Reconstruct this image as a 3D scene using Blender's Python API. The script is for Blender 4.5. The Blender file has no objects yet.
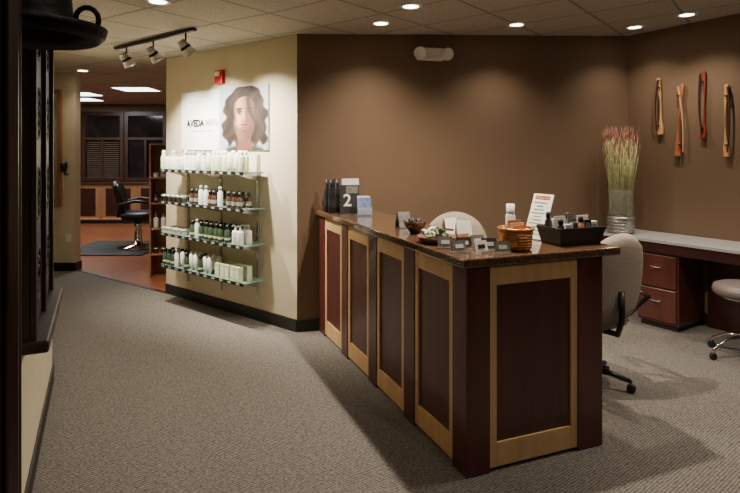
import bpy, bmesh, math, random
from mathutils import Vector, Matrix, Euler
random.seed(4)
COL = bpy.context.scene.collection
R = math.radians

# ------------------------------------------------------------------ materials
def lin(c):
    return tuple((x/12.92 if x <= .04045 else ((x+.055)/1.055)**2.4) for x in c)
def rgb(r, g, b):
    return lin((r/255, g/255, b/255))
def mat(name, c, rough=.5, metal=0, var=.12, scale=20, bump=0, bscale=None, stretch=None, trans=0, emit=None, coat=0, ior=None, alpha=1):
    m = bpy.data.materials.new(name); m.use_nodes = True
    nt = m.node_tree; b = nt.nodes['Principled BSDF']
    b.inputs['Roughness'].default_value = rough
    b.inputs['Metallic'].default_value = metal
    b.inputs['Alpha'].default_value = alpha
    b.inputs['Transmission Weight'].default_value = trans
    b.inputs['Coat Weight'].default_value = coat
    if ior: b.inputs['IOR'].default_value = ior
    tc = nt.nodes.new('ShaderNodeTexCoord'); mp = nt.nodes.new('ShaderNodeMapping')
    nt.links.new(tc.outputs['Object'], mp.inputs['Vector'])
    if stretch: mp.inputs['Scale'].default_value = stretch
    n = nt.nodes.new('ShaderNodeTexNoise'); n.inputs['Scale'].default_value = scale; n.inputs['Detail'].default_value = 4
    nt.links.new(mp.outputs['Vector'], n.inputs['Vector'])
    r = nt.nodes.new('ShaderNodeValToRGB')
    r.color_ramp.elements[0].position = .3; r.color_ramp.elements[1].position = .7
    r.color_ramp.elements[0].color = (*[max(0, x*(1-var)) for x in c], 1)
    r.color_ramp.elements[1].color = (*[min(1, x*(1+var)) for x in c], 1)
    nt.links.new(n.outputs['Fac'], r.inputs['Fac'])
    nt.links.new(r.outputs['Color'], b.inputs['Base Color'])
    if bump:
        n2 = nt.nodes.new('ShaderNodeTexNoise'); n2.inputs['Scale'].default_value = bscale or scale
        nt.links.new(mp.outputs['Vector'], n2.inputs['Vector'])
        bp = nt.nodes.new('ShaderNodeBump'); bp.inputs['Strength'].default_value = bump; bp.inputs['Distance'].default_value = .01
        nt.links.new(n2.outputs['Fac'], bp.inputs['Height']); nt.links.new(bp.outputs['Normal'], b.inputs['Normal'])
    if emit:
        b.inputs['Emission Color'].default_value = (*emit[0], 1); b.inputs['Emission Strength'].default_value = emit[1]
    return m

M = {}
M['cream'] = mat('cream_paint', rgb(204, 192, 164), .8, var=.03, scale=3, bump=.1, bscale=120)
M['brown'] = mat('brown_paint', rgb(112, 88, 66), .75, var=.03, scale=2, bump=.1, bscale=120)
M['base'] = mat('black_baseboard', rgb(30, 26, 25), .5)
M['burg'] = mat('burgundy_wood', rgb(78, 38, 34), .4, var=.25, scale=14, stretch=(1, 1, .08), coat=.2)
M['post'] = mat('dark_mahogany', rgb(82, 37, 33), .35, var=.25, scale=12, stretch=(1, 1, .08), coat=.2)
M['maple'] = mat('maple_wood', rgb(204, 166, 116), .4, var=.12, scale=16, stretch=(1, 1, .12), coat=.2)
M['granite'] = mat('brown_granite', rgb(96, 70, 52), .12, var=.55, scale=70, coat=.5)
M['laminate'] = mat('grey_laminate', rgb(168, 166, 164), .35, var=.05, scale=60)
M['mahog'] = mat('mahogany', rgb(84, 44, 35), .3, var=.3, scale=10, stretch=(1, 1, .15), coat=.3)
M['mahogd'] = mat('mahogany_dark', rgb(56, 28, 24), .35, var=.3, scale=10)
M['black'] = mat('black_plastic', rgb(24, 23, 24), .4)
M['blackm'] = mat('black_metal', rgb(20, 19, 19), .35, metal=.4)
M['iron'] = mat('wrought_iron', rgb(20, 16, 16), .6, metal=.3, var=.3, scale=40, bump=.4)
M['chrome'] = mat('chrome', rgb(205, 205, 205), .12, metal=1, var=.02)
M['fabric'] = mat('grey_fabric', rgb(154, 140, 128), .9, var=.3, scale=160, bump=.5, bscale=220)
M['vinyl'] = mat('grey_vinyl', rgb(116, 106, 100), .4, var=.05)
M['white'] = mat('white_plastic', rgb(228, 228, 220), .4, var=.03)
M['cap'] = mat('grey_cap', rgb(150, 154, 150), .35, var=.05)
M['pale'] = mat('pale_green_plastic', rgb(198, 210, 172), .35, var=.05)
M['dgreen'] = mat('dark_green_plastic', rgb(56, 72, 54), .25, var=.1)
M['amber'] = mat('brown_plastic', rgb(72, 46, 34), .25, var=.1)
M['silver'] = mat('silver_metal', rgb(190, 190, 188), .25, metal=.8, var=.05)
M['glass'] = mat('clear_glass', (.75, .82, .78), .04, alpha=.14, var=.0)
M['copper'] = mat('copper', rgb(200, 146, 88), .3, metal=.85, var=.3, scale=60, bump=.6)
M['bronze'] = mat('bronze', rgb(96, 68, 48), .35, metal=.7, var=.3, scale=40)
M['wicker'] = mat('wicker', rgb(104, 62, 42), .6, var=.4, scale=90, bump=.8)
M['leaf'] = mat('green_leaf', rgb(124, 132, 96), .5, var=.3)
M['paper'] = mat('white_paper', rgb(230, 226, 216), .7, var=.02)
M['darkprint'] = mat('dark_print', rgb(44, 42, 44), .4)
M['greyprint'] = mat('grey_print', rgb(112, 108, 106), .4, var=.5, scale=60)
M['blue'] = mat('blue_print', rgb(104, 122, 156), .4, var=.4, scale=30)
M['red'] = mat('red_plastic', rgb(200, 28, 26), .35, var=.05)
M['orangep'] = mat('orange_print', rgb(180, 116, 74), .5, var=.4, scale=30)
M['reed'] = mat('green_reed', rgb(186, 184, 134), .7, var=.3, scale=30)
M['reedtip'] = mat('pink_reed_tip', rgb(188, 128, 112), .8, var=.3, scale=30)
M['lwood'] = mat('light_carved_wood', rgb(204, 160, 108), .4, var=.2, scale=14, stretch=(1, 1, .15))
M['owood'] = mat('orange_carved_wood', rgb(184, 108, 66), .35, var=.25, scale=14, stretch=(1, 1, .15))
M['rwood'] = mat('red_carved_wood', rgb(134, 56, 38), .35, var=.25, scale=14, stretch=(1, 1, .15))
M['dwood'] = mat('dark_carved_wood', rgb(62, 40, 32), .35, var=.25, scale=14, stretch=(1, 1, .15))
M['rdwood'] = mat('dark_reddish_wood', rgb(40, 25, 22), .5, var=.4, scale=14, stretch=(1, 1, .15))
M['lamp'] = mat('lamp_glow', (1, 1, 1), .5, emit=((1, .9, .75), 14))
M['tube'] = mat('panel_glow', (1, 1, 1), .5, emit=((.85, .92, 1), 7))
M['night'] = mat('dark_glass', rgb(34, 30, 28), .08, var=.5, scale=3)
M['slat'] = mat('blind_slat', rgb(86, 74, 62), .5)
M['mirror'] = mat('mirror_glass', rgb(190, 185, 175), .05, metal=1, var=.01)
M['mat'] = mat('black_rubber_mat', rgb(34, 36, 40), .7, bump=.3, scale=90)
M['salonwood'] = mat('salon_panel_wood', rgb(150, 108, 74), .4, var=.15, scale=12, stretch=(1, 1, .15))
M['salonpaint'] = mat('tan_salon_paint', rgb(118, 100, 78), .8, var=.04, scale=3)
M['frostgreen'] = mat('green_glass_edge', rgb(120, 150, 140), .2, var=.05)

def carpet():
    m = mat('carpet', rgb(120, 108, 96), .95, var=.1, scale=3)
    nt = m.node_tree; b = nt.nodes['Principled BSDF']
    tc = nt.nodes.new('ShaderNodeTexCoord')
    mp = nt.nodes.new('ShaderNodeMapping'); mp.inputs['Rotation'].default_value = (0, 0, R(35)); mp.inputs['Scale'].default_value = (1, 1.7, 1)
    nt.links.new(tc.outputs['Object'], mp.inputs['Vector'])
    v = nt.nodes.new('ShaderNodeTexVoronoi'); v.inputs['Scale'].default_value = 52; v.inputs['Randomness'].default_value = .25
    nt.links.new(mp.outputs['Vector'], v.inputs['Vector'])
    n = nt.nodes.new('ShaderNodeTexNoise'); n.inputs['Scale'].default_value = 40
    nt.links.new(tc.outputs['Object'], n.inputs['Vector'])
    r = nt.nodes.new('ShaderNodeValToRGB')
    r.color_ramp.elements[0].position = .1; r.color_ramp.elements[0].color = (*rgb(158, 150, 141), 1)
    r.color_ramp.elements[1].position = .62; r.color_ramp.elements[1].color = (*rgb(70, 66, 62), 1)
    nt.links.new(v.outputs['Distance'], r.inputs['Fac'])
    mx = nt.nodes.new('ShaderNodeMixRGB'); mx.blend_type = 'MULTIPLY'; mx.inputs[0].default_value = .5
    r2 = nt.nodes.new('ShaderNodeValToRGB'); r2.color_ramp.elements[0].color = (.55, .55, .55, 1); r2.color_ramp.elements[0].position = .3; r2.color_ramp.elements[1].position = .65
    nt.links.new(n.outputs['Fac'], r2.inputs['Fac'])
    nt.links.new(r.outputs['Color'], mx.inputs[1]); nt.links.new(r2.outputs['Color'], mx.inputs[2])
    nt.links.new(mx.outputs['Color'], b.inputs['Base Color'])
    bp = nt.nodes.new('ShaderNodeBump'); bp.inputs['Strength'].default_value = .6; bp.inputs['Distance'].default_value = .01; bp.invert = True
    nt.links.new(v.outputs['Distance'], bp.inputs['Height']); nt.links.new(bp.outputs['Normal'], b.inputs['Normal'])
    return m
M['carpet'] = carpet()

def brickmat(name, c1, c2, mortar, w, h, ms, rot, offset=0, rough=.8, noise=0):
    m = bpy.data.materials.new(name); m.use_nodes = True
    nt = m.node_tree; b = nt.nodes['Principled BSDF']; b.inputs['Roughness'].default_value = rough
    tc = nt.nodes.new('ShaderNodeTexCoord'); mp = nt.nodes.new('ShaderNodeMapping'); mp.inputs['Rotation'].default_value = (0, 0, rot)
    nt.links.new(tc.outputs['Object'], mp.inputs['Vector'])
    k = nt.nodes.new('ShaderNodeTexBrick'); k.offset = offset
    k.inputs['Scale'].default_value = 1; k.inputs['Brick Width'].default_value = w; k.inputs['Row Height'].default_value = h
    k.inputs['Mortar Size'].default_value = ms; k.inputs['Mortar Smooth'].default_value = .1
    k.inputs['Color1'].default_value = (*c1, 1); k.inputs['Color2'].default_value = (*c2, 1); k.inputs['Mortar'].default_value = (*mortar, 1)
    nt.links.new(mp.outputs['Vector'], k.inputs['Vector'])
    n = nt.nodes.new('ShaderNodeTexNoise'); n.inputs['Scale'].default_value = 90; n.inputs['Detail'].default_value = 3
    nt.links.new(tc.outputs['Object'], n.inputs['Vector'])
    r2 = nt.nodes.new('ShaderNodeValToRGB'); r2.color_ramp.elements[0].color = (1-noise, 1-noise, 1-noise, 1); r2.color_ramp.elements[0].position = .38; r2.color_ramp.elements[1].position = .5
    nt.links.new(n.outputs['Fac'], r2.inputs['Fac'])
    mx = nt.nodes.new('ShaderNodeMixRGB'); mx.blend_type = 'MULTIPLY'; mx.inputs[0].default_value = 1
    nt.links.new(k.outputs['Color'], mx.inputs[1]); nt.links.new(r2.outputs['Color'], mx.inputs[2])
    nt.links.new(mx.outputs['Color'], b.inputs['Base Color'])
    bp = nt.nodes.new('ShaderNodeBump'); bp.inputs['Strength'].default_value = .5; bp.inputs['Distance'].default_value = .006
    nt.links.new(k.outputs['Fac'], bp.inputs['Height']); nt.links.new(bp.outputs['Normal'], b.inputs['Normal'])
    return m
M['ceil'] = brickmat('ceiling_tile', rgb(188, 178, 162), rgb(182, 172, 156), rgb(140, 130, 116), .61, .61, .012, R(35), 0, .9, .35)
M['wfloor'] = brickmat('wood_planks', rgb(150, 92, 62), rgb(132, 78, 50), rgb(74, 42, 26), 1.2, .1, .004, R(20), .4, .3, .1)

# ------------------------------------------------------------------ mesh builder
class MB:
    def __init__(s): s.bm = bmesh.new(); s.mats = []
    def mi(s, k):
        if k not in s.mats: s.mats.append(k)
        return s.mats.index(k)
    def faces(s, fs, k, smooth=False):
        i = s.mi(k)
        for f in fs:
            f.material_index = i; f.smooth = smooth
    def box(s, c, size, k, rot=None):
        g = bmesh.ops.create_cube(s.bm, size=1)
        mt = Matrix.Translation(c) @ (rot.to_matrix().to_4x4() if rot else Matrix()) @ Matrix.Diagonal((*size, 1))
        bmesh.ops.transform(s.bm, matrix=mt, verts=g['verts'])
        s.faces({f for v in g['verts'] for f in v.link_faces}, k)
        return s
    def bx(s, x0, x1, y0, y1, z0, z1, k):
        return s.box(((x0+x1)/2, (y0+y1)/2, (z0+z1)/2), (x1-x0, y1-y0, z1-z0), k)
    def lathe(s, prof, k, c=(0, 0, 0), seg=20, mt=None, smooth=True):
        rings = []
        for p in prof:
            r, z = p[0], p[1]
            if r < 1e-5: rings.append([s.bm.verts.new((0, 0, z))])
            else: rings.append([s.bm.verts.new((r*math.cos(2*math.pi*i/seg), r*math.sin(2*math.pi*i/seg), z)) for i in range(seg)])
        for j in range(len(rings)-1):
            a, b = rings[j], rings[j+1]; kk = prof[j+1][2] if len(prof[j+1]) > 2 else k; fs = []
            for i in range(seg):
                i2 = (i+1) % seg
                if len(a) == 1 and len(b) == 1: continue
                if len(a) == 1: fs.append(s.bm.faces.new((a[0], b[i2], b[i])))
                elif len(b) == 1: fs.append(s.bm.faces.new((a[i], a[i2], b[0])))
                else: fs.append(s.bm.faces.new((a[i], a[i2], b[i2], b[i])))
            s.faces(fs, kk, smooth)
        vs = [v for r in rings for v in r]
        m4 = Matrix.Translation(c) @ (mt if mt else Matrix())
        bmesh.ops.transform(s.bm, matrix=m4, verts=vs)
        return s
    def cyl(s, c, r, h, k, seg=20, mt=None, r2=None):
        r2 = r if r2 is None else r2
        i = len(s.bm.faces)
        s.lathe([(0, 0), (r, 0), (r2, h), (0, h)], k, c, seg, mt, smooth=False)
        s.bm.faces.ensure_lookup_table()
        for f in s.bm.faces[i:]:
            if len(f.verts) == 4: f.smooth = True
        return s
    def tube(s, pts, r, k, seg=8, r_end=None):
        pts = [Vector(p) for p in pts]; n = len(pts); rings = []
        up = Vector((0, 0, 1)); t0 = (pts[1]-pts[0]).normalized()
        if abs(t0.dot(up)) > .95: up = Vector((1, 0, 0))
        nrm = (up - t0*up.dot(t0)).normalized()
        for i, p in enumerate(pts):
            t = (pts[min(i+1, n-1)]-pts[max(i-1, 0)]).normalized()
            nrm = (nrm - t*nrm.dot(t)).normalized(); bn = t.cross(nrm)
            rr = r if r_end is None else r+(r_end-r)*i/(n-1)
            rings.append([s.bm.verts.new(p+(nrm*math.cos(2*math.pi*a/seg)+bn*math.sin(2*math.pi*a/seg))*rr) for a in range(seg)])
        fs = []
        for i in range(n-1):
            for a in range(seg):
                fs.append(s.bm.faces.new((rings[i][a], rings[i][(a+1) % seg], rings[i+1][(a+1) % seg], rings[i+1][a])))
        s.faces(fs, k, True)
        s.faces([s.bm.faces.new(rings[0][::-1]), s.bm.faces.new(rings[-1])], k)
        return s
    def prism(s, poly, a0, a1, k, plane='xy'):
        def P(p, h):
            return {'xy': (p[0], p[1], h), 'xz': (p[0], h, p[1]), 'yz': (h, p[0], p[1])}[plane]
        A = [s.bm.verts.new(P(p, a0)) for p in poly]; B = [s.bm.verts.new(P(p, a1)) for p in poly]
        n = len(poly); fs = [s.bm.faces.new(A[::-1]), s.bm.faces.new(B)]
        for i in range(n): fs.append(s.bm.faces.new((A[i], A[(i+1) % n], B[(i+1) % n], B[i])))
        s.faces(fs, k); bmesh.ops.recalc_face_normals(s.bm, faces=fs)
        return s
    def pillow(s, w, h, t, k, c=(0, 0, 0), mt=None, q=.45, bend=0, n=14, taper=0):
        vs = []
        for side in (1, -1):
            g = []
            for j in range(n+1):
                row = []
                for i in range(n+1):
                    u = 2*i/n-1; v = 2*j/n-1
                    x = u*math.sqrt(1-q*v*v*.8); z = v*math.sqrt(1-q*u*u*.8)
                    m = max(abs(u), abs(v)); pr = math.sqrt(max(0, 1-m**5))
                    xx = x*w/2*(1+taper*z)
                    row.append(s.bm.verts.new((xx, side*t/2*pr+bend*(x*x), z*h/2)))
                g.append(row)
            fs = []
            for j in range(n):
                for i in range(n):
                    f = (g[j][i], g[j][i+1], g[j+1][i+1], g[j+1][i])
                    fs.append(s.bm.faces.new(f[::-1] if side == 1 else f))
            s.faces(fs, k, True); vs += [v for r in g for v in r]
        bmesh.ops.transform(s.bm, matrix=Matrix.Translation(c) @ (mt or Matrix()), verts=vs)
        bmesh.ops.remove_doubles(s.bm, verts=vs, dist=1e-5)
        return s
    def obj(s, name, parent=None, loc=(0, 0, 0), rotz=0, bevel=0, label=None):
        me = bpy.data.meshes.new(name); s.bm.to_mesh(me); s.bm.free()
        for k in s.mats: me.materials.append(M[k])
        o = bpy.data.objects.new(name, me); COL.objects.link(o)
        o.location = loc; o.rotation_euler = (0, 0, rotz)
        if parent: o.parent = parent
        if label: o['label'] = label
        if bevel:
            b = o.modifiers.new('bevel', 'BEVEL'); b.width = bevel; b.segments = 2; b.limit_method = 'ANGLE'
        return o

def empty(name, label, cat, loc=(0, 0, 0), rotz=0, group=None):
    o = bpy.data.objects.new(name, None); COL.objects.link(o); o.empty_display_size = .1
    o.location = loc; o.rotation_euler = (0, 0, rotz); tag(o, label, cat, group); return o
def tag(o, label, cat, group=None):
    o['label'] = label; o['category'] = cat
    if group: o['group'] = group
    return o
def struct(o): o['kind'] = 'structure'; return o
def dup(o, loc, rotz=None, group=None):
    c = o.copy(); COL.objects.link(c); c.location = loc
    if rotz is not None: c.rotation_euler = (0, 0, rotz)
    if group: c['group'] = group
    for ch in o.children:
        cc = ch.copy(); COL.objects.link(cc); cc.parent = c
        for g in ch.children:
            gg = g.copy(); COL.objects.link(gg); gg.parent = cc
    return c
def look(d):
    return Vector(d).to_track_quat('Z', 'Y').to_matrix().to_4x4()
def text(s, size, matk, parent, mtx, name='lettering', bold=0):
    cu = bpy.data.curves.new(name, 'FONT'); cu.body = s; cu.size = size; cu.extrude = .0006; cu.offset = bold
    cu.align_x = 'CENTER'; cu.align_y = 'CENTER'
    t = bpy.data.objects.new(name, cu); COL.objects.link(t)
    me = bpy.data.meshes.new_from_object(t); bpy.data.objects.remove(t)
    me.materials.clear(); me.materials.append(M[matk])
    o = bpy.data.objects.new(name, me); COL.objects.link(o); o.parent = parent; o.matrix_local = mtx
    return o
FRONT = Matrix.Rotation(R(90), 4, 'X')

# ------------------------------------------------------------------ layout
H = 1.6
C = Vector((-.642, 5.01)); Dp = Vector((-2.28, 6.38)); K = Vector((2.648, 5.85))
def zc(x): return 2.62 + (.0456*(x+.642) if x > -.642 else 0)
dcr = (Dp-C).normalized()
def wall(name, p0, p1, k, z0=None, z1=None, th=.1):
    p0 = Vector(p0); p1 = Vector(p1); L = (p1-p0).length; d = p1-p0
    z0 = zc(p0.x) if z0 is None else z0; z1 = zc(p1.x) if z1 is None else z1
    b = MB().prism([(0, 0), (L, 0), (L, z1), (0, z0)], 0, th, k, 'xz')
    return struct(b.obj(name, loc=(*p0, 0), rotz=math.atan2(d.y, d.x)))
def baseboard(name, p0, p1, h=.11, off=.012):
    p0 = Vector(p0); p1 = Vector(p1); L = (p1-p0).length; d = p1-p0
    return struct(MB().bx(0, L, -off, 0, 0, h, 'base').obj(name, loc=(*p0, 0), rotz=math.atan2(d.y, d.x), bevel=.003))

b = MB(); b.prism([(-9, -2), (8.2, -2), (8.2, 7), (-2.15, 6.28), (-2.28, 6.38), (-3.9, 7.6), (-9, 7.6)], -.06, 0, 'carpet')
struct(b.obj('floor'))
b = MB(); b.prism([(-2.15, 6.28), (-2.0, 13), (-9, 13), (-9, 7.6), (-3.9, 7.6), (-2.28, 6.38)], -.06, 0, 'wfloor')
struct(b.obj('floor_salon'))
b = MB()
v = [b.bm.verts.new(p) for p in ((-9, -2, 2.62), (-.642, -2, 2.62), (-.642, 13, 2.62), (-9, 13, 2.62), (8.2, -2, zc(8.2)), (8.2, 13, zc(8.2)))]
b.faces([b.bm.faces.new((v[0], v[3], v[2], v[1])), b.bm.faces.new((v[1], v[2], v[5], v[4]))], 'ceil')
struct(b.obj('ceiling'))
wall('wall_cream', Dp, C, 'cream'); baseboard('baseboard_cream', Dp, C)
wall('wall_brown', C, K, 'brown'); baseboard('baseboard_brown', C, K)
drw = Vector((.554, -.832)); E = K+drw*8.9
wall('wall_right', K, E, 'brown'); baseboard('baseboard_right', K, E)
wall('wall_behind', (8.0, -1.7), (-1.2, -1.7), 'brown')
wall('wall_entry', (-1.0, -1.7), (-1.0, .95), 'cream')
W1 = Vector((-1.05, 1.52)); W2 = Vector((-2.21, 3.965)); W3 = Vector((-4.35, 7.5))
wall('wall_left', W1, W2, 'cream'); baseboard('baseboard_left', W1, W2)
wall('wall_hall', W2, W3, 'cream'); baseboard('baseboard_hall', W2, W3)
struct(MB().bx(-4.4, -3.9, 7.54, 7.68, 0, 2.62, 'cream').obj('wall_pillar'))
struct(MB().bx(-4.38, -3.888, 7.528, 7.692, 0, .11, 'base').obj('baseboard_pillar'))
wall('wall_salon_back', (-8.9, 12.7), (-2.2, 12.7), 'salonpaint')
wall('wall_salon_side', (-2.2, 12.7), (-2.2, 6.45), 'salonpaint', th=.02)
wall('wall_salon_left', (-8.9, 7.6), (-8.9, 12.7), 'salonpaint')
struct(MB().box((.0, 0, .004), (2.03, .05, .008), 'dwood').obj('trim_1', loc=(-3.09, 6.99, 0), rotz=math.atan2(1.22, -1.62)))

# doorway post near the viewer
struct(MB().bx(-.84, -.645, .98, 1.06, 0, 2.61, 'rdwood').bx(-.655, -.638, 1.0, 1.04, 0, 2.61, 'mahogd').obj('door_1', bevel=.006))
lp = empty('iron_wall_lamp', 'black wrought-iron lamp with curled wide rim fixed to a dark post', 'lamp', (-.74, 1.24, 1.84))
MB().lathe([(0, .22), (.05, .21), (.075, .17), (.085, .06), (.10, .02), (.135, .0), (.15, .012), (.155, .03), (.148, .03), (.135, .012), (.10, .03), (.075, .06), (0, .08)], 'iron', seg=36).obj('lamp_shade', lp)
cur = [(.12+.03*math.cos(a)*(1-a/9), 0, .045+.03*math.sin(a)*(1-a/9)) for a in [i*.45-1.5 for i in range(16)]]
MB().tube(cur, .006, 'iron').obj('scroll', lp)
MB().tube([(0, 0, .19), (0, -.06, .24), (.01, -.16, .22)], .012, 'iron').obj('bracket', lp)

# carved dark cabinet hanging on the left wall
dl = (W2-W1).normalized(); al = math.atan2(dl.y, dl.x)
h0 = W1+dl*.80
hu = empty('carved_wall_cabinet', 'tall dark carved wooden wall cabinet with scrollwork panel', 'cabinet', (*h0, .84), al)
MB().bx(0, .95, -.05, -.004, 0, 1.5, 'rdwood').obj('body', hu, bevel=.006)
MB().bx(-.02, .98, -.115, -.003, -.05, 0, 'rdwood').obj('ledge', hu, bevel=.01)
MB().bx(-.02, .98, -.08, -.003, 1.5, 1.56, 'rdwood').obj('moulding', hu, bevel=.01)
for i in range(2):
    for j in range(4):
        cx = .25+.46*i; cz = .22+.35*j; b = MB()
        for sgn in (1, -1):
            pts = []
            for t in range(22):
                a = t*.42; rr = .13*(1-t/24)
                pts.append((cx+sgn*(rr*math.cos(a)), -.052, cz+sgn*rr*math.sin(a)))
            b.tube(pts, .008, 'iron', 6)
        b.obj('scroll', hu)
for x in (0.0, .46, .91): MB().bx(x, x+.04, -.07, -.05, 0, 1.5, 'rdwood').obj('stile', hu, bevel=.004)

mi = empty('wall_mirror', 'mirror in a warm wooden frame on the cream pillar', 'mirror', (-4.2, 7.54, .85))
MB().bx(-.13, -.08, -.04, -.002, 0, 1.55, 'salonwood').bx(.08, .13, -.04, -.002, 0, 1.55, 'salonwood').bx(-.08, .08, -.04, -.002, 0, .06, 'salonwood').bx(-.08, .08, -.04, -.002, 1.49, 1.55, 'salonwood').obj('frame', mi, bevel=.004)
MB().bx(-.08, .08, -.02, -.004, .06, 1.49, 'mirror').obj('glass', mi)
hh = empty('hair_dryer_holder', 'small black holder mounted on the cream pillar', 'holder', (-4.0, 7.54, 1.28))
MB().tube([(0, -.002, 0), (0, -.06, .0), (0, -.09, .04)], .012, 'black').obj('arm', hh)
MB().lathe([(.03, 0), (.045, .06), (.045, .13), (.04, .13), (.028, .01)], 'black', (0, -.1, .03)).obj('cup', hh)
sw = tag(MB().bx(-.035, .035, -.01, -.001, 0, .11, 'white').bx(-.008, .008, -.018, -.01, .035, .075, 'white').obj('light_switch', loc=(-3.99, 7.54, .38), bevel=.002), 'small white plate on the cream pillar', 'switch')

# ------------------------------------------------------------------ salon beyond
sc = empty('salon_cabinet', 'long warm wood low cabinet with dark inset panels under the windows', 'cabinet', (-7.4, 12.66, 0))
MB().bx(0, 4.6, -.3, 0, .08, .86, 'salonwood').bx(0, 4.6, -.27, 0, 0, .08, 'base').obj('body', sc)
MB().bx(-.03, 4.63, -.34, 0, .86, .9, 'dwood').obj('worktop', sc, bevel=.005)
for i in range(6):
    x = .08+i*.76
    MB().bx(x+.07, x+.61, -.305, -.298, .17, .77, 'mahogd').bx(x, x+.68, -.304, -.3, .1, .13, 'maple').obj('door', sc)
for i in range(5):
    x = -7.3+i*.95
    b = MB()
    b.bx(x, x+.85, 12.67, 12.69, .95, 2.4, 'night')
    for (a0, a1, c0, c1) in ((x-.04, x+.04, .92, 2.45), (x+.81, x+.89, .92, 2.45), (x+.04, x+.81, .92, .99), (x+.04, x+.81, 2.36, 2.45), (x+.04, x+.81, 1.82, 1.88), (x+.40, x+.45, .99, 1.82)):
        b.bx(a0, a1, 12.62, 12.7, c0, c1, 'dwood')
    struct(b.obj('window_%d' % (i+1)))
    if i in (1, 3):
        b = MB()
        for j in range(18): b.box((x+.425, 12.645, 1.0+j*.045), (.7, .03, .004), 'slat', Euler((R(35), 0, 0)))
        tag(b.obj('window_blind'), 'dark horizontal slat blind in a wooden window', 'blind', 'salon window blinds')
tag(MB().bx(-4.75, -3.45, 8.6, 9.95, 0, .018, 'mat').obj('floor_mat', bevel=.006), 'black rubber anti-fatigue mat on wood floor', 'mat')
def salon_chair(loc, rz):
    e = empty('salon_chair', 'black hydraulic styling chair with chrome base', 'chair', loc, rz); e.scale = (1.08, 1.08, 1.06)
    MB().lathe([(0, 0), (.3, 0), (.3, .02), (.06, .05), (.05, .3), (.08, .42), (0, .42)], 'chrome', seg=28).obj('base', e)
    MB().pillow(.54, .52, .14, 'black', (0, 0, .49), Matrix.Rotation(R(90), 4, 'X')).obj('seat', e)
    MB().pillow(.5, .54, .11, 'black', (0, -.27, .76), Matrix.Rotation(R(12), 4, 'X'), bend=.06).obj('backrest', e)
    for sx in (-1, 1):
        MB().tube([(sx*.27, -.24, .5), (sx*.31, -.22, .68), (sx*.31, .0, .73), (sx*.3, .2, .7), (sx*.29, .22, .5)], .024, 'black').obj('armrest', e)
    MB().tube([(-.15, .24, .46), (-.15, .42, .2), (.15, .42, .2), (.15, .24, .46)], .014, 'chrome').bx(-.17, .17, .36, .46, .17, .19, 'chrome').obj('footrest', e)
    return e
salon_chair((-3.78, 9.3, .018), R(-75))
def troffer(x, y, rz=0):
    e = empty('ceiling_light_panel', 'recessed fluorescent ceiling panel with cool glow', 'ceiling light', (x, y, 2.6), rz, 'fluorescent ceiling panels')
    MB().bx(-.31, .31, -.31, .31, 0, .018, 'white').obj('frame', e)
    MB().bx(-.28, .28, -.28, .28, -.006, 0, 'tube').obj('diffuser', e)
for p in ((-3.85, 9.4), (-5.7, 11.3), (-6.0, 9.0), (-5.2, 10.2)): troffer(*p)
rk = empty('display_rack', 'narrow brown display rack stocked with small products', 'shelf', (-2.62, 7.3, 0), R(10))
MB().bx(-.17, -.15, -.14, .15, 0, 1.68, 'salonwood').bx(.15, .17, -.14, .15, 0, 1.68, 'salonwood').bx(-.15, .15, .13, .15, 0, 1.68, 'salonwood').obj('frame', rk)
RZ = (.3, .62, .94, 1.26)
for z in (*RZ, 1.68): MB().bx(-.15, .15, -.15, .13, z-.02, z, 'salonwood').obj('shelf', rk)

# ------------------------------------------------------------------ shelf display on cream wall
ac = math.atan2(-dcr.y, -dcr.x)
S0 = C+dcr*1.8
SH = [.41, .74, 1.07, 1.40]
un = empty('glass_wall_shelving', 'four-tier glass wall shelving with dark edge strips holding hair products', 'shelf', (*S0, 0), ac)
SL = 1.40; SD = .27
for z in SH:
    MB().bx(0, SL, -SD, -.03, z-.01, z, 'frostgreen').obj('glass_shelf', un)
    b = MB().bx(0, SL, -SD-.008, -SD, z-.026, z+.004, 'black')
    for i in range(11): b.bx(.05+i*.125, .05+i*.125+.05, -SD-.010, -SD-.008, z-.020, z-.002, 'cap')
    b.obj('label_strip', un)
for x in (.12, .7, 1.28):
    MB().bx(x-.012, x+.012, -.02, -.001, .2, 1.56, 'silver').obj('upright', un)
    for z in SH:
        MB().prism([(-.02, z-.012), (-.02, z-.09), (-SD+.01, z-.025), (-SD+.01, z-.012)], x-.006, x+.006, 'silver', 'yz').obj('bracket', un)
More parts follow.
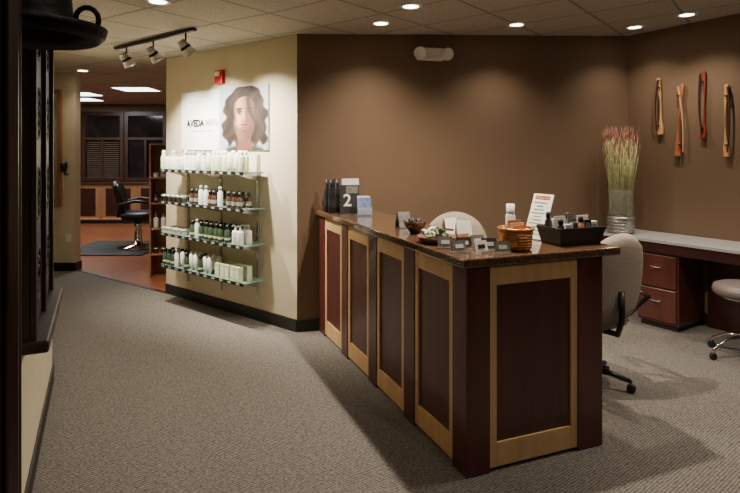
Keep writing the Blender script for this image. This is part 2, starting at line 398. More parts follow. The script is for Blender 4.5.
def product(kind):
    b = MB()
    if kind == 'pump_bottle':
        b.lathe([(0, 0), (.028, 0), (.03, .01), (.03, .11), (.026, .125), (.01, .13), (.01, .15, 'cap'), (.005, .15, 'cap'), (.005, .17, 'cap'), (0, .17, 'cap')], 'white', seg=14).box((0, -.014, .17), (.012, .04, .01), 'cap')
        lab = 'white pump bottle with grey nozzle on a glass shelf'
    elif kind == 'spray_bottle':
        b.lathe([(0, 0), (.024, 0), (.025, .01), (.025, .13), (.014, .15), (.014, .155, 'cap'), (.017, .16, 'cap'), (.017, .185, 'cap'), (0, .187, 'cap')], 'white', seg=14)
        lab = 'slim white spray bottle with grey cap on a glass shelf'
    elif kind == 'shampoo_bottle':
        b.lathe([(0, 0), (.029, 0), (.031, .01), (.031, .13), (.02, .15), (.016, .152, 'white'), (.018, .156, 'white'), (.018, .195, 'white'), (0, .196, 'white')], 'pale', seg=14)
        lab = 'pale green shampoo bottle with white cap on a glass shelf'
    elif kind == 'tin':
        b.lathe([(0, 0), (.034, 0), (.035, .004), (.035, .045), (.036, .045, 'silver'), (.036, .066, 'silver'), (0, .067, 'silver')], 'amber', seg=16)
        lab = 'low brown tin with silver lid on a glass shelf'
    elif kind == 'brown_bottle':
        b.lathe([(0, 0), (.023, 0), (.025, .008), (.025, .09), (.012, .105), (.012, .108, 'black'), (.016, .11, 'black'), (.016, .145, 'black'), (0, .146, 'black')], 'amber', seg=14).lathe([(.0255, .025), (.0255, .06)], 'cap', seg=14)
        lab = 'small brown bottle with grey label and black cap'
    elif kind == 'jar':
        b.lathe([(0, 0), (.034, 0), (.036, .006), (.036, .04), (.037, .042, 'cap'), (.037, .06, 'cap'), (0, .062, 'cap')], 'white', seg=16)
        lab = 'low white jar with grey lid on a glass shelf'
    elif kind == 'green_bottle':
        b.lathe([(0, 0), (.026, 0), (.028, .008), (.028, .11), (.014, .13), (.014, .132, 'black'), (.019, .134, 'black'), (.019, .165, 'black'), (0, .166, 'black')], 'dgreen', seg=14).lathe([(.0285, .03), (.0285, .05)], 'pale', seg=14)
        lab = 'dark green bottle with black cap on a glass shelf'
    elif kind == 'tube':
        b.lathe([(0, 0), (.019, 0), (.02, .03), (.022, .035, 'white'), (.026, .15, 'white'), (.004, .17, 'white'), (0, .17, 'white')], 'silver', seg=14)
        lab = 'white squeeze tube standing on its silver cap'
    elif kind == 'carton':
        b.bx(-.032, .032, -.025, .025, 0, .13, 'pale').bx(-.024, .024, -.0256, -.025, .03, .1, 'white')
        lab = 'pale green product carton on a glass shelf'
    o = b.obj(kind)
    return tag(o, lab, 'box' if kind == 'carton' else 'bottle' if 'bottle' in kind else 'container')
plan = [(3, .03, .34, 'pump_bottle', .084), (3, .43, .83, 'spray_bottle', .080), (3, .90, 1.36, 'shampoo_bottle', .088),
        (2, .04, .46, 'tin', .084), (2, .54, 1.06, 'brown_bottle', .076), (2, 1.14, 1.36, 'brown_bottle', .08),
        (1, .04, .46, 'jar', .086), (1, .55, 1.15, 'green_bottle', .080), (1, 1.23, 1.36, 'pump_bottle', .08),
        (0, .04, .30, 'green_bottle', .078), (0, .38, .90, 'tube', .076), (0, .98, 1.36, 'carton', .078)]
tiern = ['bottom', 'third', 'second', 'top']
proto = {}
cs, sn = math.cos(ac), math.sin(ac)
for (ti, x0, x1, kind, sp) in plan:
    for row, y in enumerate((-.235, -.15)):
        x = x0+row*.02
        while x <= x1:
            lx, ly = x+random.uniform(-.006, .006), y+random.uniform(-.006, .006)
            loc = (S0.x+cs*lx-sn*ly, S0.y+sn*lx+cs*ly, SH[ti])
            rz = ac+random.uniform(-.12, .12)
            kk = kind
            if kind in ('brown_bottle', 'green_bottle') and random.random() < .14: kk = 'spray_bottle'
            if kind == 'tube' and random.random() < .3: kk = 'green_bottle'
            if kind == 'pump_bottle' and random.random() < .2: kk = 'shampoo_bottle'
            if kind in ('spray_bottle', 'shampoo_bottle') and random.random() < .22: kk = 'tube'
            g = kk.replace('_', ' ')+'s on the '+tiern[ti]+' glass shelf'
            if kk not in proto:
                o = proto[kk] = product(kk); o.location = loc; o.rotation_euler = (0, 0, rz); o['group'] = g
            else: dup(proto[kk], loc, rz, g)
            x += sp
for zi, z in enumerate(RZ):
    for j in range(3):
        kk = ('tin', 'pump_bottle', 'brown_bottle', 'jar')[zi]
        a = R(10); lx, ly = -.1+.09*j, -.08
        c = dup(proto[kk], (-2.62+math.cos(a)*lx-math.sin(a)*ly, 7.3+math.sin(a)*lx+math.cos(a)*ly, z), 0, 'products on the display rack')
        c['label'] = c['label'].replace('on a glass shelf', 'on a display rack')

# ------------------------------------------------------------------ poster
PW, PH = 1.43, .61
P0 = C+dcr*1.8
po = empty('poster', 'wide white salon poster with a long-haired man portrait and lettering', 'poster', (*P0, 1.60), ac)
def ss(a, b, x):
    t = max(0, min(1, (x-a)/(b-a))); return t*t*(3-2*t)
def mixc(a, b, t): return tuple(a[i]*(1-t)+b[i]*t for i in range(3))
def paint(p, q):
    c = mixc((222, 225, 224), (156, 172, 180), ss(.66, .70, p))
    a = (p-1.08)/.29; bb = (q-.33)/.30
    if bb < -.75:
        c = mixc(c, (40, 42, 48), ss(1.05, .9, abs(a))*ss(-.78, -.95, bb+.18*abs(a)))
    if bb < -.4:
        c = mixc(c, (98, 60, 44), ss(.46, .38, abs(a)))
    side = 1 if a > 0 else -1
    wob = .09*math.sin(bb*8+side*1.3)+.07*math.sin(bb*15+side)
    wdt = 1.06+.10*ss(.5, -.3, bb)-.16*ss(-.5, -1.0, bb)+wob
    if bb > .25: wdt *= math.sqrt(max(0, 1-((bb-.25)/.72)**2))
    m = ss(wdt+.06, wdt-.06, abs(a)) if wdt > 0 else 0
    m *= ss(-.98, -.82, bb+.08*math.sin(a*14))
    if abs(a) < .34 and bb < -.5: m = 0
    fl = a+.26*math.sin(bb*4.2+side*.8)+.06*math.sin(bb*11+a*3)
    st = .5+.5*math.sin(fl*41+2.6*math.sin(bb*6)); st2 = .5+.5*math.sin(fl*9-bb*4); st3 = .5+.5*math.sin(fl*73+bb*9)
    hair = mixc((17, 10, 8), (104, 64, 40), .5*st*st2+.2*st2*st3+.05)
    c = mixc(c, hair, m)
    fw = .56
    if bb < -.1:
        t = (-.1-bb)/.72; fw = .56*math.sqrt(max(0, 1-min(1, t)**2.6))
    if bb > .25: fw = .56*math.sqrt(max(0, 1-((bb-.25)/.36)**2))
    f = ss(fw+.04, fw-.04, abs(a)) if fw > 0 else 0
    sk = mixc((190, 140, 110), (84, 52, 40), ss(-.15, .5, (a+.18)*1.0))
    def blob(x, y, rx, ry, s=.5):
        d = math.sqrt(((a-x)/rx)**2+((bb-y)/ry)**2); return ss(1, s, d)
    sk = mixc(sk, (74, 48, 38), .7*ss(-.25, -.5, bb-.3*a*a))
    sk = mixc(sk, (66, 42, 32), .65*ss(.30, .58, abs(a)))
    for e in (-1, 1):
        sk = mixc(sk, (66, 40, 30), .85*blob(e*.26, .14, .23, .16, .1))
        sk = mixc(sk, (26, 15, 12), .95*blob(e*.27, .225, .2, .05))
        sk = mixc(sk, (150, 138, 130), .7*blob(e*.25, .095, .10, .032))
        sk = mixc(sk, (22, 20, 24), blob(e*.25, .095, .055, .045, .7))
        sk = mixc(sk, (22, 13, 10), .9*blob(e*.25, .14, .15, .03))
    sk = mixc(sk, (72, 44, 34), .8*blob(.12, -.03, .09, .27, .1))
    sk = mixc(sk, (216, 172, 144), .6*blob(-.03, .0, .05, .22, .1))
    sk = mixc(sk, (214, 168, 138), .4*blob(-.3, -.1, .16, .14, .1))
    sk = mixc(sk, (48, 26, 20), .9*blob(-.07, -.19, .06, .03)); sk = mixc(sk, (48, 26, 20), .9*blob(.09, -.19, .06, .03))
    sk = mixc(sk, (54, 34, 27), .75*blob(0, -.29, .28, .055))
    sk = mixc(sk, (126, 70, 62), .95*blob(0, -.40, .20, .06)); sk = mixc(sk, (36, 16, 14), .95*blob(0, -.395, .2, .018))
    sk = mixc(sk, (56, 36, 28), .65*blob(0, -.50, .14, .05))
    c = mixc(c, sk, f)
    lk = ss(.09, .0, abs(a+.47+.14*math.sin(bb*4+.6)))*ss(-.3, .1, bb)*ss(.8, .5, bb)
    c = mixc(c, (34, 20, 13), lk)
    lk = ss(.14, .0, abs(a-.40+.20*math.sin(bb*3.6)))*ss(-.45, .0, bb)*ss(.8, .5, bb)
    c = mixc(c, (30, 18, 12), lk)
    return c
nx, nz = 300, 130
me = bpy.data.meshes.new('print'); vs = []; fs = []
for j in range(nz+1):
    for i in range(nx+1): vs.append((PW*i/nx, -.0165, PH*j/nz))
for j in range(nz):
    for i in range(nx):
        k = j*(nx+1)+i; fs.append((k, k+1, k+nx+2, k+nx+1))
me.from_pydata(vs, [], fs)
ca = me.color_attributes.new('paint', 'FLOAT_COLOR', 'POINT')
for idx, v3 in enumerate(vs):
    c3 = paint(v3[0], v3[2]); ca.data[idx].color = (*rgb(*c3), 1)
pm = bpy.data.materials.new('poster_print'); pm.use_nodes = True
at = pm.node_tree.nodes.new('ShaderNodeAttribute'); at.attribute_name = 'paint'
pm.node_tree.links.new(at.outputs['Color'], pm.node_tree.nodes['Principled BSDF'].inputs['Base Color'])
pm.node_tree.nodes['Principled BSDF'].inputs['Roughness'].default_value = .6
me.materials.append(pm); o = bpy.data.objects.new('print', me); COL.objects.link(o); o.parent = po
MB().bx(0, PW, -.016, -.001, 0, PH, 'white').obj('backing', po)
text('AVEDA', .098, 'black', po, Matrix.Translation((.26, -.018, .275)) @ FRONT, bold=.005)
text('MEN', .098, 'cap', po, Matrix.Translation((.545, -.018, .275)) @ FRONT, bold=.002)
MB().bx(.18, .58, -.0175, -.0166, .190, .202, 'cap').obj('caption_line', po)
px = C+dcr*1.10
fa = empty('fire_alarm', 'red fire alarm strobe mounted on cream wall', 'fire alarm', (*px, 2.26), ac)
MB().bx(-.06, .06, -.045, -.001, 0, .14, 'red').obj('housing', fa, bevel=.006)
MB().bx(-.03, .03, -.065, -.045, .075, .12, 'white').obj('strobe', fa, bevel=.006)

# ------------------------------------------------------------------ track light
T0 = Vector((-2.5, 5.6)); T1 = Vector((-1.45, 4.72)); td = (T1-T0).normalized()
tr = empty('track_light', 'black ceiling track with three silver spotlight heads', 'track light', (*T0, 2.585), 0)
Lt = (T1-T0).length
MB().box(((T1-T0)[0]/2, (T1-T0)[1]/2, .014), (Lt, .035, .024), 'blackm', Euler((0, 0, math.atan2(td.y, td.x)))).obj('track', tr)
targets = [(-1.8, 5.95, 1.3), (-1.40, 5.62, 1.55), (-.90, 5.2, 1.5)]
for f, tg in zip((.16, .52, .9), targets):
    p = Vector((td.x*Lt*f, td.y*Lt*f, 0)); hp = p+Vector((0, 0, -.12))
    wp = hp+Vector((T0.x, T0.y, 2.585)); d = (Vector(tg)-wp).normalized()
    hd = MB().tube([p, hp], .008, 'blackm').lathe([(0, -.07), (.03, -.07), (.036, -.05), (.042, -.01), (.046, -.01, 'blackm'), (.046, .01, 'blackm'), (.048, .02), (.058, .055), (.058, .07), (.052, .07), (.045, .03), (0, .03, 'lamp')], 'silver', hp, 24, look(d)).obj('spotlight_head', tr)
    L = bpy.data.lights.new('spot', 'SPOT'); L.energy = 330; L.color = (1, .9, .74); L.spot_size = R(92); L.spot_blend = 1; L.shadow_soft_size = .035
    lo = bpy.data.objects.new('spot_lamp', L); COL.objects.link(lo); lo.parent = tr; lo.location = hp+d*.09; lo.rotation_euler = (-d).to_track_quat('Z', 'Y').to_euler()

# ------------------------------------------------------------------ downlights, seen ones and added fill
def downlight(x, y, e=70, size=125, col=(1, .88, .72)):
    z = zc(x)-.004
    em = empty('recessed_downlight', 'round recessed ceiling downlight with white trim ring', 'ceiling light', (x, y, z), 0, 'recessed ceiling downlights')
    MB().lathe([(.058, -.004), (.082, -.006), (.086, .0), (.06, .002), (.058, -.004)], 'white', seg=28).obj('trim_ring', em)
    MB().lathe([(0, -.001), (.058, -.001), (.058, .002), (0, .002)], 'lamp', seg=24).obj('lens', em)
    L = bpy.data.lights.new('spot', 'SPOT'); L.energy = e; L.color = col; L.spot_size = R(size); L.spot_blend = 1; L.shadow_soft_size = .025
    lo = bpy.data.objects.new('spot_lamp', L); COL.objects.link(lo); lo.parent = em; lo.location = (0, 0, -.02)
for (x, y, e, s_) in ((.09, 4.72, 55, 125), (.30, 4.2, 120, 140), (.68, 3.35, 250, 150), (1.29, 5.02, 50, 120), (2.50, 5.38, 35, 120), (2.74, 4.93, 60, 120), (2.2, 3.3, 120, 140), (3.6, 3.2, 110, 130), (-1.45, 3.9, 36, 130), (-2.9, 5.6, 60, 130), (1.5, 1.2, 45, 140), (-3.68, 7.3, 15, 120), (-.35, 1.2, 6, 140)):  # unseen lamps near the viewer and right of the desk are added fill
    downlight(x, y, e, s_)
for (x, y, e) in ((-3.85, 9.4, 45), (-5.7, 11.3, 40), (-6.0, 9.0, 30)):
    L = bpy.data.lights.new('panel', 'AREA'); L.energy = e; L.size = .5; L.color = (1, .95, .88)
    lo = bpy.data.objects.new('panel_lamp', L); COL.objects.link(lo); lo.location = (x, y, 2.58)

# ------------------------------------------------------------------ emergency light
eb = Vector((.55, 5.01+.2553*(.55+.642))); ab = math.atan2(K.y-C.y, K.x-C.x)
em = empty('emergency_light', 'off-white two-headed emergency light on brown wall', 'emergency light', (*eb, 2.43), ab)
MB().bx(-.125, .125, -.08, -.001, 0, .11, 'paper').obj('housing', em, bevel=.01)
for sx in (-1, 1):
    MB().lathe([(0, -.05), (.04, -.045), (.054, -.01), (.058, .0), (.058, .02), (.05, .022), (.046, .016, 'white'), (0, .024, 'white')], 'paper', (sx*.13, -.125, .05), 24, look((sx*.25, -1, -.25))).obj('lamp_head', em)

# ------------------------------------------------------------------ wall carvings
ar = math.atan2(drw.y, drw.x)
def carving(s, z0, z1, ka, kb, lean, flip):
    p = K+drw*s; L = z1-z0
    e = empty('wall_carving', {'lwood': 'slender light and dark wood carving hung upright', 'owood': 'tall orange-toned wood carving with split fork', 'rwood': 'slender red wood carving with slotted centre'}[ka]+' on brown wall', 'wall art', (*p, z0), ar)
    n = 14; left = []; right = []
    for i in range(n+1):
        t = i/n; cx = lean*(t-.5)+.012*math.sin(t*3.1)*flip; w = .010+.006*math.cos(t*math.pi*2)+(.009 if t < .2 else 0)
        left.append((cx-w, t*L)); right.append((cx+w, t*L))
    MB().prism(left+right[::-1], -.035, -.012, ka, 'xz').obj('body', e, bevel=.004)
    left = []; right = []
    for i in range(n+1):
        t = i/n; cx = -lean*.9*(t-.5)-.012*flip+.018*math.sin(t*3.1)*-flip; w = .004+.004*t
        left.append((cx-w, .04+t*(L-.06))); right.append((cx+w, .04+t*(L-.06)))
    MB().prism(left+right[::-1], -.050, -.036, kb, 'xz').obj('blade', e, bevel=.002)
    for t in (.16, .84): MB().cyl((0, -.001, t*L), .009, .055, 'dwood', 12, Matrix.Rotation(R(90), 4, 'X')).obj('peg', e)
carving(.345, 1.75, 2.30, 'lwood', 'dwood', -.02, 1)
carving(.545, 1.54, 2.22, 'owood', 'lwood', .05, -1)
carving(.755, 1.71, 2.32, 'rwood', 'dwood', .01, 1)
carving(.955, 1.54, 2.18, 'lwood', 'dwood', .0, -1)

# ------------------------------------------------------------------ wall desk with drawers
wd = empty('wall_desk', 'long built-in desk with grey laminate top and mahogany apron', 'desk', (*K, 0), ar)
ct = .80
b = MB(); b.prism([(.03, -.004), (3.2, -.004), (3.2, -.5), (-.20, -.5), (-.20, -.11)], ct-.03, ct, 'laminate'); b.obj('worktop', wd, bevel=.004)
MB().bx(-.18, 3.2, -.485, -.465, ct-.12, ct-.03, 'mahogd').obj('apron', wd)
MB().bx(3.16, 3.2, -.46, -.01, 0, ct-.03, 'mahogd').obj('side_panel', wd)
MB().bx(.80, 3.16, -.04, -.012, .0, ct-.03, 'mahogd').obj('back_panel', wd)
dc = empty('drawer_cabinet', 'mahogany two-drawer file cabinet with silver handles under grey worktop', 'cabinet', (*(K+drw*.57), 0), ar)
MB().bx(-.19, .19, -.455, -.05, .05, ct-.125, 'mahog').bx(-.17, .17, -.43, -.06, 0, .05, 'base').obj('body', dc, bevel=.004)
for (z0, z1) in ((.075, .36), (.375, .66)):
    d = MB().bx(-.175, .175, -.475, -.456, z0, z1, 'mahog').obj('drawer', dc, bevel=.005)
    MB().tube([(-.045, -.476, (z0+z1)/2+.04), (-.04, -.5, (z0+z1)/2+.035), (.04, -.5, (z0+z1)/2+.035), (.045, -.476, (z0+z1)/2+.04)], .006, 'silver').obj('handle', d)

vx = empty('reed_vase', 'glass vase on silver basket base filled with tall green pink-tipped reeds', 'vase', (2.42, 5.5, ct), .2)
b = MB().lathe([(0, 0), (.10, 0), (.12, .02), (.125, .15), (.12, .165), (.105, .165), (.10, .03), (0, .03)], 'silver', seg=28)
for z in (.03, .06, .09, .12, .15): b.tube([(.126*math.cos(a*.2094), .126*math.sin(a*.2094), z) for a in range(31)], .005, 'silver', 6)
b.obj('basket', vx)
MB().lathe([(0, .17), (.095, .17), (.112, .18), (.112, .42)], 'glass', seg=24).obj('vase', vx)
b = MB(); bt = MB()
for i in range(320):
    a = random.uniform(0, 6.283); r0 = .098*math.sqrt(random.random()); r1 = r0*1.35+random.uniform(-.01, .05); hgt = random.uniform(.72, 1.0)
    a2 = a+random.uniform(-.25, .25)
    p0 = Vector((r0*math.cos(a), r0*math.sin(a), .195)); p2 = Vector((r1*math.cos(a2), r1*math.sin(a2), hgt)); p1 = (p0+p2)/2-Vector((p2.x, p2.y, 0))*.08
    b.tube([p0, p1, p2], .0026, 'reed', 4, .0014)
    d = (p2-p1).normalized(); bt.tube([p2-d*.07, p2+d*.04], .0026, 'reedtip', 4, .0008)
b.obj('stem', vx)['kind'] = 'stuff'; bt.obj('tip', vx)['kind'] = 'stuff'

# ------------------------------------------------------------------ reception desk
A = Vector((.481, 2.798)); U = Vector((.927, .375)); V = Vector((-.375, .927)); ad = math.atan2(.375, .927)
def DK(u, v, z=1.07): p = A+U*u+V*v; return (p.x, p.y, z)
def wl(u): return 2.438-.135*u
rd = empty('reception_desk', 'L-shaped reception desk with burgundy panels, maple frames and dark stone counter', 'desk', (*A, 0), ad)
MB().prism([(0, 0), (.81, 0), (.81, .12), (.12, .12), (.12, wl(.12)), (0, wl(0))], 0, 1.02, 'burg').obj('body', rd)
MB().prism([(-.045, -.035), (.95, -.035), (.95, .45), (.42, .45), (.42, wl(.42)), (-.045, wl(-.05))], 1.025, 1.07, 'granite').obj('countertop', rd, bevel=.008)
MB().prism([(.12, .12), (.79, .12), (.79, .5), (.66, .56), (.66, 2.3), (.12, 2.3)], .70, .735, 'laminate').obj('work_surface', rd, bevel=.003)
MB().bx(.77, .81, .12, .5, 0, .70, 'burg').obj('side_panel', rd)
posts = [(-.0, .115), (.55, .69), (1.12, 1.26), (1.69, 1.83), (2.27, 2.42)]
MB().prism([(-.022, -.022), (.115, -.022), (.115, 0), (0, 0), (0, .115), (-.022, .115)], 0, 1.025, 'post').obj('post', rd, bevel=.003)
for (v0, v1) in posts[1:]: MB().bx(-.022, 0, v0, v1, 0, 1.025, 'post').obj('post', rd, bevel=.003)
MB().prism([(.665, -.022), (.832, -.022), (.832, .14), (.81, .14), (.81, 0), (.665, 0)], 0, 1.025, 'post').obj('post', rd, bevel=.003)
def frame(f0, f1, long):
    st = .042; zt, zb, z1 = .925, .14, 1.02
    def q(a0, a1, z0, z1_, d, k, bb):
        if long: bb.bx(-d, 0, a0, a1, z0, z1_, k)
        else: bb.bx(a0, a1, -d, 0, z0, z1_, k)
    b = MB(); q(f0, f0+st, .02, z1, .016, 'maple', b); q(f1-st, f1, .02, z1, .016, 'maple', b)
    q(f0+st, f1-st, zt, z1, .015, 'maple', b); q(f0+st, f1-st, .02, zb, .015, 'maple', b)
    b.obj('panel_frame', rd, bevel=.002)
    b = MB(); q(f0+st, f1-st, zb, zt, .004, 'burg', b); b.obj('panel', rd)
for i in range(4): frame(posts[i][1], posts[i+1][0], True)
frame(.115, .665, False)

# ------------------------------------------------------------------ chairs
def office_chair(loc, rz, label):
    e = empty('office_chair', label, 'chair', loc, rz)
    b = MB()
    for i in range(5):
        a = i*2*math.pi/5+.3; c2, s2 = math.cos(a), math.sin(a)
        b.tube([(.03*c2, .03*s2, .12), (.17*c2, .17*s2, .105), (.29*c2, .29*s2, .075)], .024, 'black', 8, .014)
    b.lathe([(0, .085), (.045, .085), (.04, .15), (0, .15)], 'black').obj('base', e)
    for i in range(5):
        a = i*2*math.pi/5+.3; c2, s2 = math.cos(a)*.29, math.sin(a)*.29
        b = MB()
        for o in (-.018, .006):
            b.cyl((c2-math.sin(a)*o, s2+math.cos(a)*o, .028), .028, .012, 'black', 16, look((-math.sin(a), math.cos(a), 0)))
        b.tube([(c2, s2, .028), (c2, s2, .08)], .007, 'chrome', 6); b.obj('caster', e)
    MB().cyl((0, 0, .14), .025, .16, 'blackm').cyl((0, 0, .3), .014, .12, 'chrome').bx(-.09, .09, -.12, .1, .395, .42, 'black').obj('column', e)
    MB().pillow(.5, .48, .10, 'fabric', (0, 0, .465), Matrix.Rotation(R(90), 4, 'X')).obj('seat', e)
    MB().pillow(.56, .62, .085, 'fabric', (0, -.27, .765), Matrix.Rotation(R(8), 4, 'X'), bend=.055, taper=-.03, q=.6).obj('backrest', e)
    MB().tube([(0, -.08, .405), (0, -.28, .42), (0, -.315, .52), (0, -.31, .7)], .02, 'black').obj('back_support', e)
    for sx in (-1, 1):
        MB().tube([(sx*.16, -.05, .415), (sx*.28, -.05, .42), (sx*.31, -.12, .5), (sx*.32, -.24, .62), (sx*.31, -.1, .665), (sx*.29, .14, .66), (sx*.30, .16, .6), (sx*.31, .02, .5)], .021, 'black').obj('armrest', e)
    return e
office_chair((1.47, 3.90, 0), R(24), 'grey fabric office chair with black arms beside the reception desk')
office_chair((.68, 4.58, 0), R(170), 'grey fabric office chair with black arms behind the counter')
st = empty('rolling_stool', 'grey vinyl rolling stool with chrome five-star base', 'stool', (2.88, 4.38, 0), .2)
MB().lathe([(0, .48), (.19, .48), (.215, .495), (.22, .52), (.21, .555), (.17, .57), (0, .572)], 'vinyl', seg=36).obj('seat', st)
MB().lathe([(0, .46), (.16, .46), (.17, .479), (0, .479)], 'chrome', seg=30).cyl((0, 0, .1), .018, .36, 'chrome').obj('column', st)
b = MB()
for i in range(5):
    a = i*2*math.pi/5+.55; b.tube([(.02*math.cos(a), .02*math.sin(a), .17), (.14*math.cos(a), .14*math.sin(a), .15), (.25*math.cos(a), .25*math.sin(a), .085), (.265*math.cos(a), .265*math.sin(a), .05)], .013, 'chrome')
b.obj('base', st)
for i in range(5):
    a = i*2*math.pi/5+.55
    MB().cyl((.265*math.cos(a)+.01*math.sin(a), .265*math.sin(a)-.01*math.cos(a), .027), .027, .022, 'black', 16, look((-math.sin(a), math.cos(a), 0))).obj('caster', st)

# ------------------------------------------------------------------ things on the counter
first = None
for i, (u, v) in enumerate(((-.0, 2.26), (.07, 2.30), (.0, 2.15), (.07, 2.19))):
    if not first:
        first = empty('dark_bottle', 'tall black bottle with slim neck on stone counter', 'bottle', DK(u, v), 0, 'black bottles on the counter')
        MB().lathe([(0, 0), (.026, 0), (.029, .008), (.029, .17), (.012, .22), (.012, .225)], 'black', seg=18).lathe([(.0293, .05), (.0293, .12)], 'darkprint', seg=18).obj('body', first)
        MB().lathe([(.014, .22), (.014, .28), (0, .281)], 'blackm', seg=14).obj('cap', first)
    else: dup(first, DK(u, v))
mg = empty('stand_up_magazine', 'black and grey magazine with white numeral standing on counter', 'magazine', DK(.12, 2.03), R(8))
MB().box((0, 0, .12), (.16, .012, .24), 'darkprint', Euler((R(-9), 0, 0))).obj('cover', mg)
text('2', .14, 'paper', mg, Matrix.Translation((-.02, -.012, .11)) @ Matrix.Rotation(R(-9), 4, 'X') @ FRONT, 'numeral', .002)
MB().box((.02, .010, .20), (.10, .013, .06), 'greyprint', Euler((R(-9), 0, 0))).obj('cover_picture', mg)
cd = empty('card_holder', 'white printed card in upright holder on counter', 'card', DK(.22, 2.28), R(12))
MB().box((0, 0, .14), (.15, .008, .28), 'paper', Euler((R(-6), 0, 0))).obj('card', cd)
MB().bx(-.07, .07, -.03, .03, 0, .008, 'glass').obj('foot', cd)
bh = empty('brochure_holder', 'blue printed brochures in clear counter holder', 'brochure holder', DK(.18, 1.86), R(15))
MB().bx(-.065, .065, -.03, .035, 0, .006, 'glass').bx(-.06, .06, -.034, -.03, 0, .07, 'glass').obj('stand', bh)
for j in range(3): MB().box((0, -.02+j*.018, .08), (.12*(.95-.08*j), .004, .14+.015*j), ('blue', 'paper', 'greyprint')[j], Euler((R(-12), 0, 0))).obj('brochure', bh)
bw = tag(MB().lathe([(0, 0), (.03, 0), (.035, .01), (.06, .04), (.075, .08), (.07, .08), (.055, .043), (0, .015)], 'bronze', seg=28).obj('bronze_bowl', loc=DK(.13, .84)), 'small dark bronze bowl on stone counter', 'bowl')
for i in range(6):
    a = i*1.05
    p = Vector(DK(.13, .84, 1.0855)); q = p+Vector((.03*math.cos(a), .03*math.sin(a), .012))
    tag(MB().lathe([(0, 0), (.012, .004), (.014, .02), (.012, .065), (0, .067)], 'black', seg=10).obj('cosmetic_tube', loc=q), 'small black cosmetic tube in bronze bowl', 'cosmetic', 'cosmetic tubes in the bronze bowl')
wt = empty('wicker_tray', 'round reddish wicker tray holding pale leafy greens', 'tray', DK(.09, .47))
MB().lathe([(0, .004), (.085, .004), (.112, .038), (.118, .038), (.09, 0), (0, 0)], 'wicker', seg=32).obj('tray', wt)
b = MB()
for i in range(46):
    a = random.uniform(0, 6.28); r0 = random.uniform(0, .07); c = Vector((r0*math.cos(a), r0*math.sin(a), random.uniform(.03, .08)))
    b.pillow(.065, .024, .004, 'leaf' if i % 3 else 'paper', c, Euler((random.uniform(0, 1.5), random.uniform(-.5, .8), a)).to_matrix().to_4x4(), n=4)
b.obj('leaves', wt)['kind'] = 'stuff'
for (u, v, rz, k) in ((.29, .68, .5, 'paper'), (.29, .52, .1, 'paper'), (.17, 1.1, .4, 'greyprint')):
    cc = empty('folded_card', ('cream' if k == 'paper' else 'grey')+' folded card standing on the counter', 'card', DK(u, v), rz)
    MB().box((0, -.02, .055), (.09, .003, .11), k, Euler((R(-18), 0, 0))).box((0, .02, .055), (.09, .003, .11), k, Euler((R(18), 0, 0))).obj('leaf', cc)
cards = [(.03, .28, 'greyprint'), (.11, .22, 'darkprint'), (.03, .14, 'greyprint'), (.13, .09, 'paper'), (.215, .14, 'darkprint'), (.22, .03, 'greyprint'), (.22, .26, 'greyprint'), (.17, .325, 'orangep')]
cn = {'darkprint': 'black', 'paper': 'white', 'greyprint': 'grey', 'orangep': 'orange'}
for i, (u, v, k) in enumerate(cards):
    e = empty('business_card_holder', cn[k]+' cards in small clear holder on counter', 'card holder', DK(u, v), ad+R(-20+9*(i % 4)), 'business card holders')
    MB().bx(-.042, .042, -.022, .026, 0, .005, 'glass').bx(-.042, .042, -.024, -.022, 0, .02, 'glass').obj('stand', e)
    MB().box((0, .0, .036), (.08, .012, .056), k, Euler((R(-18), 0, 0))).box((0, -.009, .036), (.045, .002, .02), 'paper' if k != 'paper' else 'darkprint', Euler((R(-18), 0, 0))).obj('card_stack', e)
lb = empty('lotion_bottle', 'slim cream lotion bottle on stone counter', 'bottle', DK(.51, .36))
MB().lathe([(0, 0), (.026, 0), (.028, .008), (.028, .15), (.02, .165), (0, .166)], 'white', seg=20).lathe([(.0283, .04), (.0283, .10)], 'paper', seg=20).obj('body', lb)
MB().lathe([(.024, .166), (.024, .215), (0, .216)], 'paper', seg=20).obj('cap', lb)
cb = empty('copper_basket', 'round woven copper basket with rolled rim on counter', 'basket', DK(.37, .12))
MB().lathe([(0, 0), (.074, 0), (.08, .01), (.090, .11), (.086, .11), (.076, .012), (0, .01)], 'copper', seg=36).obj('body', cb)
b = MB()
for j in range(7):
    z = .012+j*.014; b.tube([((.081+z*.09)*math.cos(a*.2094), (.081+z*.09)*math.sin(a*.2094), z) for a in range(31)], .0035, 'copper', 6)
b.tube([(.092*math.cos(a*.2094), .092*math.sin(a*.2094), .112) for a in range(31)], .007, 'copper', 8); b.obj('rim', cb)
for i in range(4):
    p = Vector(DK(.37, .12+(-.036+.024*i), 1.0805))
    tag(MB().box((0, 0, .06), (.085, .003, .12+.012*(i % 3)), 'paper' if i % 2 else 'orangep').obj('note_card', loc=p+Vector((0, 0, .006*(i % 3))), rotz=ad), ('white' if i % 2 else 'orange')+' card tucked in copper basket', 'card', 'cards in the copper basket')
ms = empty('menu_stand', 'tall acrylic stand leaning back with a printed price menu', 'sign', DK(.68, .355), R(-58))
TL = 20; rt = Euler((R(-TL), 0, 0)); tn = math.tan(R(TL))
MB().bx(-.06, .06, -.05, .06, 0, .005, 'glass').obj('stand', ms)
MB().box((0, .035, .135), (.15, .006, .275), 'paper', rt).obj('menu', ms)
b = MB()
for i in range(10): b.box((-.01, .030+(.215-.02*i-.135)*tn, .215-.02*i), (.10-.025*((i*5) % 3), .001, .005), 'cap', rt)
b.box((0, .030+(.245-.135)*tn, .245), (.11, .001, .02), 'orangep', rt)
b.obj('print', ms)
bt = empty('black_tray', 'black rectangular basket tray full of small products', 'tray', DK(.78, .165), ad)
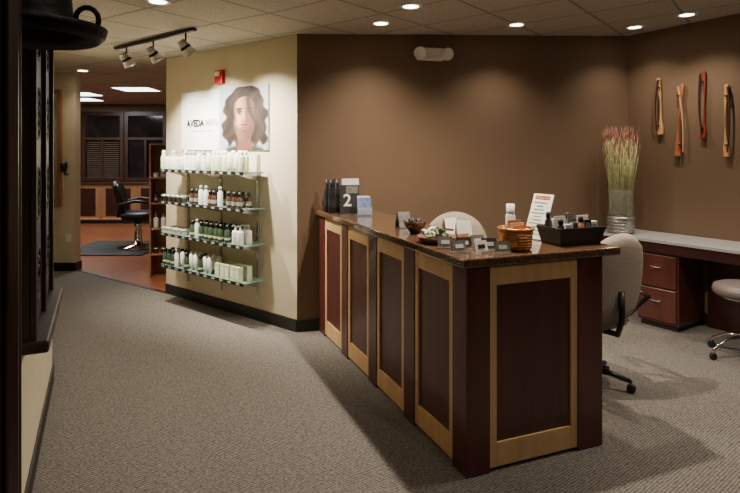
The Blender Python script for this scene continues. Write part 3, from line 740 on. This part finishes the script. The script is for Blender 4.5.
MB().prism([(-.14, -.08), (.14, -.08), (.14, .08), (-.14, .08)], 0, .006, 'black').obj('bottom', bt)
b = MB()
for (x0, y0, x1, y1) in ((-.14, -.08, .14, -.08), (.14, -.08, .14, .08), (.14, .08, -.14, .08), (-.14, .08, -.14, -.08)):
    n3 = Vector((y1-y0, x0-x1)).normalized()*.022; dd = Vector((x1-x0, y1-y0)).normalized()
    q0 = (x0, y0, 0); q1 = (x1, y1, 0); q2 = (x1+n3.x+dd.x*.022, y1+n3.y+dd.y*.022, .10); q3 = (x0+n3.x-dd.x*.022, y0+n3.y-dd.y*.022, .10)
    b.faces([b.bm.faces.new([b.bm.verts.new(q) for q in (q0, q1, q2, q3)])], 'black')
bmesh.ops.remove_doubles(b.bm, verts=b.bm.verts[:], dist=1e-4)
sd = b.obj('side', bt); s2 = sd.modifiers.new('s', 'SOLIDIFY'); s2.thickness = .005
itm = [('black', .14), ('white', .13), ('silver', .14), ('orangep', .15), ('darkprint', .15), ('paper', .14), ('black', .17), ('paper', .15), ('silver', .16), ('greyprint', .16), ('darkprint', .17), ('white', .15)]
names = {'black': 'black', 'white': 'white', 'silver': 'silver', 'orangep': 'orange', 'paper': 'cream', 'darkprint': 'charcoal', 'greyprint': 'grey'}
for i, (k, hgt) in enumerate(itm):
    lx = -.115+(i % 6)*.046; ly = -.052+(i//6)*.104
    u = .78+lx; v = .165+ly
    if i % 3 == 0:
        bb = MB().lathe([(0, 0), (.018, 0), (.02, .006), (.02, hgt*.7), (.011, hgt*.78), (.011, hgt*.8), (.014, hgt*.8, 'black'), (.014, hgt, 'black'), (0, hgt, 'black')], k, seg=14)
        tag(bb.obj('small_bottle', loc=DK(u, v, 1.077)), 'small '+names[k]+' bottle with black cap in tray', 'bottle', 'small bottles in the black tray')
    else:
        bb = MB().bx(-.02, .02, -.012, .012, 0, hgt-.02, k).bx(-.014, .014, -.0128, -.012, .06, hgt-.035, 'cap' if k != 'silver' else 'darkprint')
        tag(bb.obj('product_packet', loc=DK(u, v, 1.077), rotz=ad+.12*((i % 4)-1.5)), 'small '+names[k]+' product packet standing in tray', 'packet', 'product packets in the black tray')
for (u, v, k) in ((.70, .165, 'paper'), (.80, .17, 'greyprint'), (.86, .16, 'paper')):
    tag(MB().box((0, 0, .075), (.08, .004, .15), k).obj('leaflet', loc=DK(u, v, 1.077), rotz=ad), ('white' if k == 'paper' else 'grey')+' leaflet standing in black tray', 'leaflet', 'leaflets in the black tray')

# ------------------------------------------------------------------ camera, world
cam = bpy.data.cameras.new('camera'); co = bpy.data.objects.new('camera', cam); COL.objects.link(co)
co.location = (0, 0, H); co.rotation_euler = (R(90), 0, 0)
cam.sensor_width = 36; cam.lens = 36*570/740; cam.shift_y = -(246.5-150)/740; cam.clip_start = .05
bpy.context.scene.camera = co
w = bpy.data.worlds.new('world'); w.use_nodes = True; bpy.context.scene.world = w
w.node_tree.nodes['Background'].inputs[0].default_value = (1, .9, .8, 1); w.node_tree.nodes['Background'].inputs[1].default_value = .02
